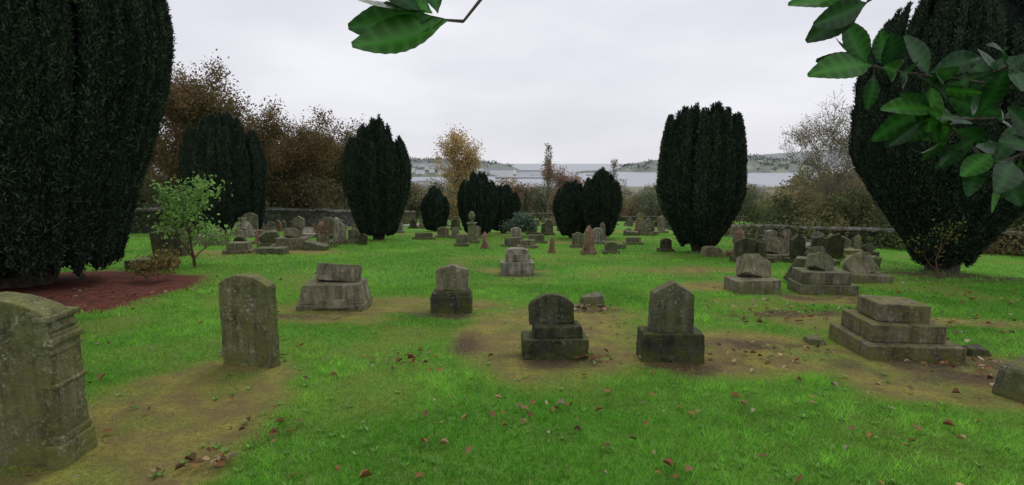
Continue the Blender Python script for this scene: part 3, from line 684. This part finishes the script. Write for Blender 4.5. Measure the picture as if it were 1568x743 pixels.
def house(x,y,z,w,d,h,rz=0,name='harbour_building'):
    V=[(-w/2,-d/2,-6),(w/2,-d/2,-6),(w/2,d/2,-6),(-w/2,d/2,-6),(-w/2,-d/2,h),(w/2,-d/2,h),(w/2,d/2,h),(-w/2,d/2,h),(-w/2,0,h+d*.28),(w/2,0,h+d*.28),
       (-w/2-.5,-d/2-.8,h-.2),(w/2+.5,-d/2-.8,h-.2),(w/2+.5,d/2+.8,h-.2),(-w/2-.5,d/2+.8,h-.2),(-w/2-.5,0,h+d*.28+.4),(w/2+.5,0,h+d*.28+.4)]
    F=[(0,1,5,4),(1,2,6,5),(2,3,7,6),(3,0,4,7),(4,8,7),(5,6,9),(10,11,15,14),(12,13,14,15)]; MI=[0]*6+[1,1]
    k=max(3,int(w/7))
    for i in range(k):
        for zz in ([h*.3,h*.68] if h>6 else [h*.5]):
            cx=-w/2+w*(i+.5)/k; a=len(V); V+=[(cx-.8,-d/2-.1,zz-.8),(cx+.8,-d/2-.1,zz-.8),(cx+.8,-d/2-.1,zz+.8),(cx-.8,-d/2-.1,zz+.8)]; F.append((a,a+1,a+2,a+3)); MI.append(2)
    me=bpy.data.meshes.new(name); me.from_pydata(V,[],F)
    for q in (M_white,M_roof,M_win): me.materials.append(q)
    me.polygons.foreach_set('material_index',MI); ob=bpy.data.objects.new(name,me); col.objects.link(ob); ob.location=(x,y,z); ob.rotation_euler=(0,0,rz)
for (x,y,w,d,h) in [(-45,2385,100,30,20),(48,2392,60,26,13),(110,2410,80,22,14),(-130,2350,50,18,12),(165,2420,30,16,9)]: house(x,y,-48,w,d,h)
for i in range(80):
    u=random.uniform(-.95,.9); v=random.uniform(-.85,-.1)
    if u*u+v*v>.85: continue
    house(-420+u*420,2500+v*260,float(hz(u,v,40,2))+3,random.uniform(18,38),12,random.uniform(9,13),random.uniform(-.4,.4),'house')
for i in range(20):
    house(random.uniform(-420,-60),random.uniform(1160,1235),-50,random.uniform(14,26),12,random.uniform(8,12),random.uniform(-.4,.4),'house')
V=[];F=[]
for (x0,x1,y) in ((-60,200,2000),(330,420,2500)):
    a=len(V); V+=[(x0,y-6,-54),(x1,y-6,-54),(x1,y+6,-54),(x0,y+6,-54),(x0,y-3,-48),(x1,y-3,-49),(x1,y+3,-49),(x0,y+3,-48)]
    F+=[(a,a+1,a+5,a+4),(a+1,a+2,a+6,a+5),(a+2,a+3,a+7,a+6),(a+3,a,a+4,a+7),(a+4,a+5,a+6,a+7)]
mk('breakwater',V,F,[M_rubble])

# ---------------------------------------------------------------- overhanging laurel branches
def laurel(name,twigs,leaves,auto,seed):
    r=random.Random(seed); root=empty(name,twigs[0][0]); off=Vector(twigs[0][0])
    segs=[]
    for tw in twigs:
        for i in range(len(tw)-1):
            segs.append((tuple(Vector(tw[i])-off),tuple(Vector(tw[i+1])-off),.0034,.0026))
    Ls=[(Vector(a),Vector(b)) for a,b in leaves]
    for (tw,n,L) in auto:
        tw=[Vector(p) for p in tw]
        for i in range(n):
            f=(i+r.random()*.6)/n*(len(tw)-1); k=min(int(f),len(tw)-2); p=tw[k].lerp(tw[k+1],f-k); d=(tw[k+1]-tw[k]).normalized()
            s=Vector((r.gauss(0,.6),r.gauss(0,.7),r.gauss(-.05,.7))); dd=(d*.8+s.normalized()).normalized()
            st=p+dd*.012; segs.append((tuple(p-off),tuple(st-off),.0016,.0013)); Ls.append((st,st+dd*L*r.uniform(.75,1.2)))
    V=[];F=[];C=[]
    for a,b in Ls:
        d=b-a; L=d.length; d.normalize(); n0=Vector((r.gauss(0,.6),-.85+r.gauss(0,.4),.2+r.gauss(0,.5))).normalized()
        s=d.cross(n0).normalized(); n_=s.cross(d).normalized(); wd=L*r.uniform(.38,.5); fold=r.uniform(.2,.5); cv=r.uniform(-.4,.45)
        c0=r.choice([(.015,.06,.014),(.022,.085,.015),(.012,.045,.013),(.04,.14,.02),(.025,.065,.022),(.018,.065,.016)])
        k=20; b0=len(V)
        for i in range(k+1):
            t_=i/k; ww=wd*.5*(math.sin(math.pi*t_**.9))**.95 if 0<t_<1 else .0006
            ctr=a+d*(L*t_)+n_*(cv*L*(t_*(1-t_)))
            jag=1+.05*(i%2)
            for sx in (-1,-.5,-.05,.05,.5,1):
                back=d*(-abs(sx)*L*.05) if 0<t_<1 else Vector((0,0,0))
                V.append(tuple(ctr-back+s*(ww*sx*jag)+n_*(abs(sx)*ww*fold-(.3*ww*fold if abs(sx)==1 else 0)+(.0012 if (i%3==0 and abs(sx)==.5) else 0))-off))
                q=(1.9 if abs(sx)<.1 else (1.45 if i%3==0 else .9))*(.85 if abs(sx)==1 else 1); C.append(tuple(u*q for u in c0))
        for i in range(k):
            for j in range(5): e=b0+i*6+j; F.append((e,e+1,e+7,e+6))
    mk('leaves',V,F,[M_laurel],np.array(C),root,smooth=True)
    Vt,Ft=tubes(segs,6); mk('twigs',Vt,Ft,[M_bark],None,root)
Yb=1.1
tw=[(-.02,Yb-.05,2.02),(-.055,Yb,1.91),(-.092,Yb,1.866),(-.13,Yb+.01,1.871),(-.168,Yb+.02,1.882)]
laurel('laurel_branch',[tw],[((-.12,Yb,1.868),(-.30,Yb-.02,1.82)),((-.15,Yb,1.875),(-.325,Yb+.05,1.868)),((-.15,Yb,1.88),(-.235,Yb+.06,1.94)),((-.165,Yb,1.885),(-.30,Yb,1.91)),
   ((-.14,Yb,1.88),(-.16,Yb+.02,1.96)),((-.13,Yb,1.87),(-.25,Yb+.06,1.835)),((-.17,Yb,1.88),(-.27,Yb,1.955))],[],5)
tw=[(.76,Yb,2.02),(.72,Yb,1.93),(.67,Yb,1.902)]
laurel('laurel_branch',[tw],[((.67,Yb,1.90),(.555,Yb-.03,1.853)),((.66,Yb,1.905),(.53,Yb+.02,1.90)),((.665,Yb,1.9),(.575,Yb+.03,1.835)),((.65,Yb,1.91),(.56,Yb,1.94))],[],6)
t1=[(1.25,Yb+.05,1.80),(.98,Yb+.03,1.748),(.88,Yb,1.757),(.795,Yb,1.766),(.73,Yb,1.775),(.6825,Yb,1.785)]
t2=[(.79,Yb,1.766),(.83,Yb+.02,1.705),(.90,Yb+.03,1.65),(.95,Yb,1.59)]
t3=[(1.2,Yb+.1,1.72),(1.0,Yb+.05,1.69),(.88,Yb+.02,1.685),(.80,Yb,1.69)]
t4=[(1.1,Yb,1.85),(.98,Yb,1.80),(.93,Yb,1.775)]
t5=[(1.15,Yb,1.64),(1.0,Yb-.03,1.63),(.94,Yb-.02,1.60)]
laurel('laurel_branch',[t1,t2,t3,t4,t5],[((.69,Yb,1.785),(.557,Yb-.02,1.762)),((.68,Yb,1.787),(.63,Yb,1.868)),((.69,Yb,1.785),(.597,Yb+.03,1.80)),((.72,Yb,1.78),(.70,Yb,1.85)),
   ((.80,Yb,1.765),(.745,Yb,1.84)),((.80,Yb,1.77),(.89,Yb,1.80)),((.82,Yb,1.70),(.70,Yb-.02,1.70)),((.82,Yb,1.71),(.715,Yb+.02,1.645)),((.86,Yb,1.68),(.80,Yb,1.62)),((.95,Yb,1.60),(.965,Yb-.05,1.52)),
   ((.94,Yb,1.62),(.86,Yb-.03,1.575)),((.95,Yb,1.6),(1.03,Yb,1.56)),((.91,Yb,1.65),(.83,Yb,1.59))],
   [(t1,16,.09),(t2,12,.085),(t3,14,.09),(t4,9,.09),(t5,8,.09)],8)

# ---------------------------------------------------------------- light
world=bpy.data.worlds.new('World'); scene.world=world; world.use_nodes=True
t=world.node_tree; t.nodes.clear(); out=t.nodes.new('ShaderNodeOutputWorld')
sky=t.nodes.new('ShaderNodeTexSky'); sky.sky_type='NISHITA'; sky.sun_disc=False; sky.sun_elevation=math.radians(52); sky.sun_rotation=math.radians(15)
b1=t.nodes.new('ShaderNodeBackground'); t.links.new(sky.outputs[0],b1.inputs[0]); b1.inputs[1].default_value=.06
tc=t.nodes.new('ShaderNodeTexCoord'); mp=t.nodes.new('ShaderNodeMapping'); mp.inputs['Scale'].default_value=(1,1,3.0); t.links.new(tc.outputs['Generated'],mp.inputs[0])
f=noise(t,mp.outputs[0],2.0,6,.5)
cl=ramp(t,f,[(.3,(.67,.67,.735)),(.5,(.76,.76,.82)),(.72,(.9,.9,.94))])
b2=t.nodes.new('ShaderNodeBackground'); t.links.new(cl,b2.inputs[0]); b2.inputs[1].default_value=1.1
ms=t.nodes.new('ShaderNodeMixShader'); ms.inputs[0].default_value=.92; t.links.new(b1.outputs[0],ms.inputs[1]); t.links.new(b2.outputs[0],ms.inputs[2]); t.links.new(ms.outputs[0],out.inputs[0])
sd=bpy.data.lights.new('sun','SUN'); sd.energy=1.1; sd.angle=math.radians(35); sd.color=(1,.97,.92); so=bpy.data.objects.new('sun',sd); col.objects.link(so)
so.rotation_euler=(math.radians(-38),0,math.radians(-15)); so.location=(0,0,30)
# ---------------------------------------------------------------- camera
cd=bpy.data.cameras.new('camera'); cd.lens=19.515; cd.sensor_width=36; cd.clip_end=80000; cd.clip_start=.05
co=bpy.data.objects.new('camera',cd); col.objects.link(co); co.location=(0,0,1.6); co.rotation_euler=(math.radians(90-8.13),0,0); scene.camera=co
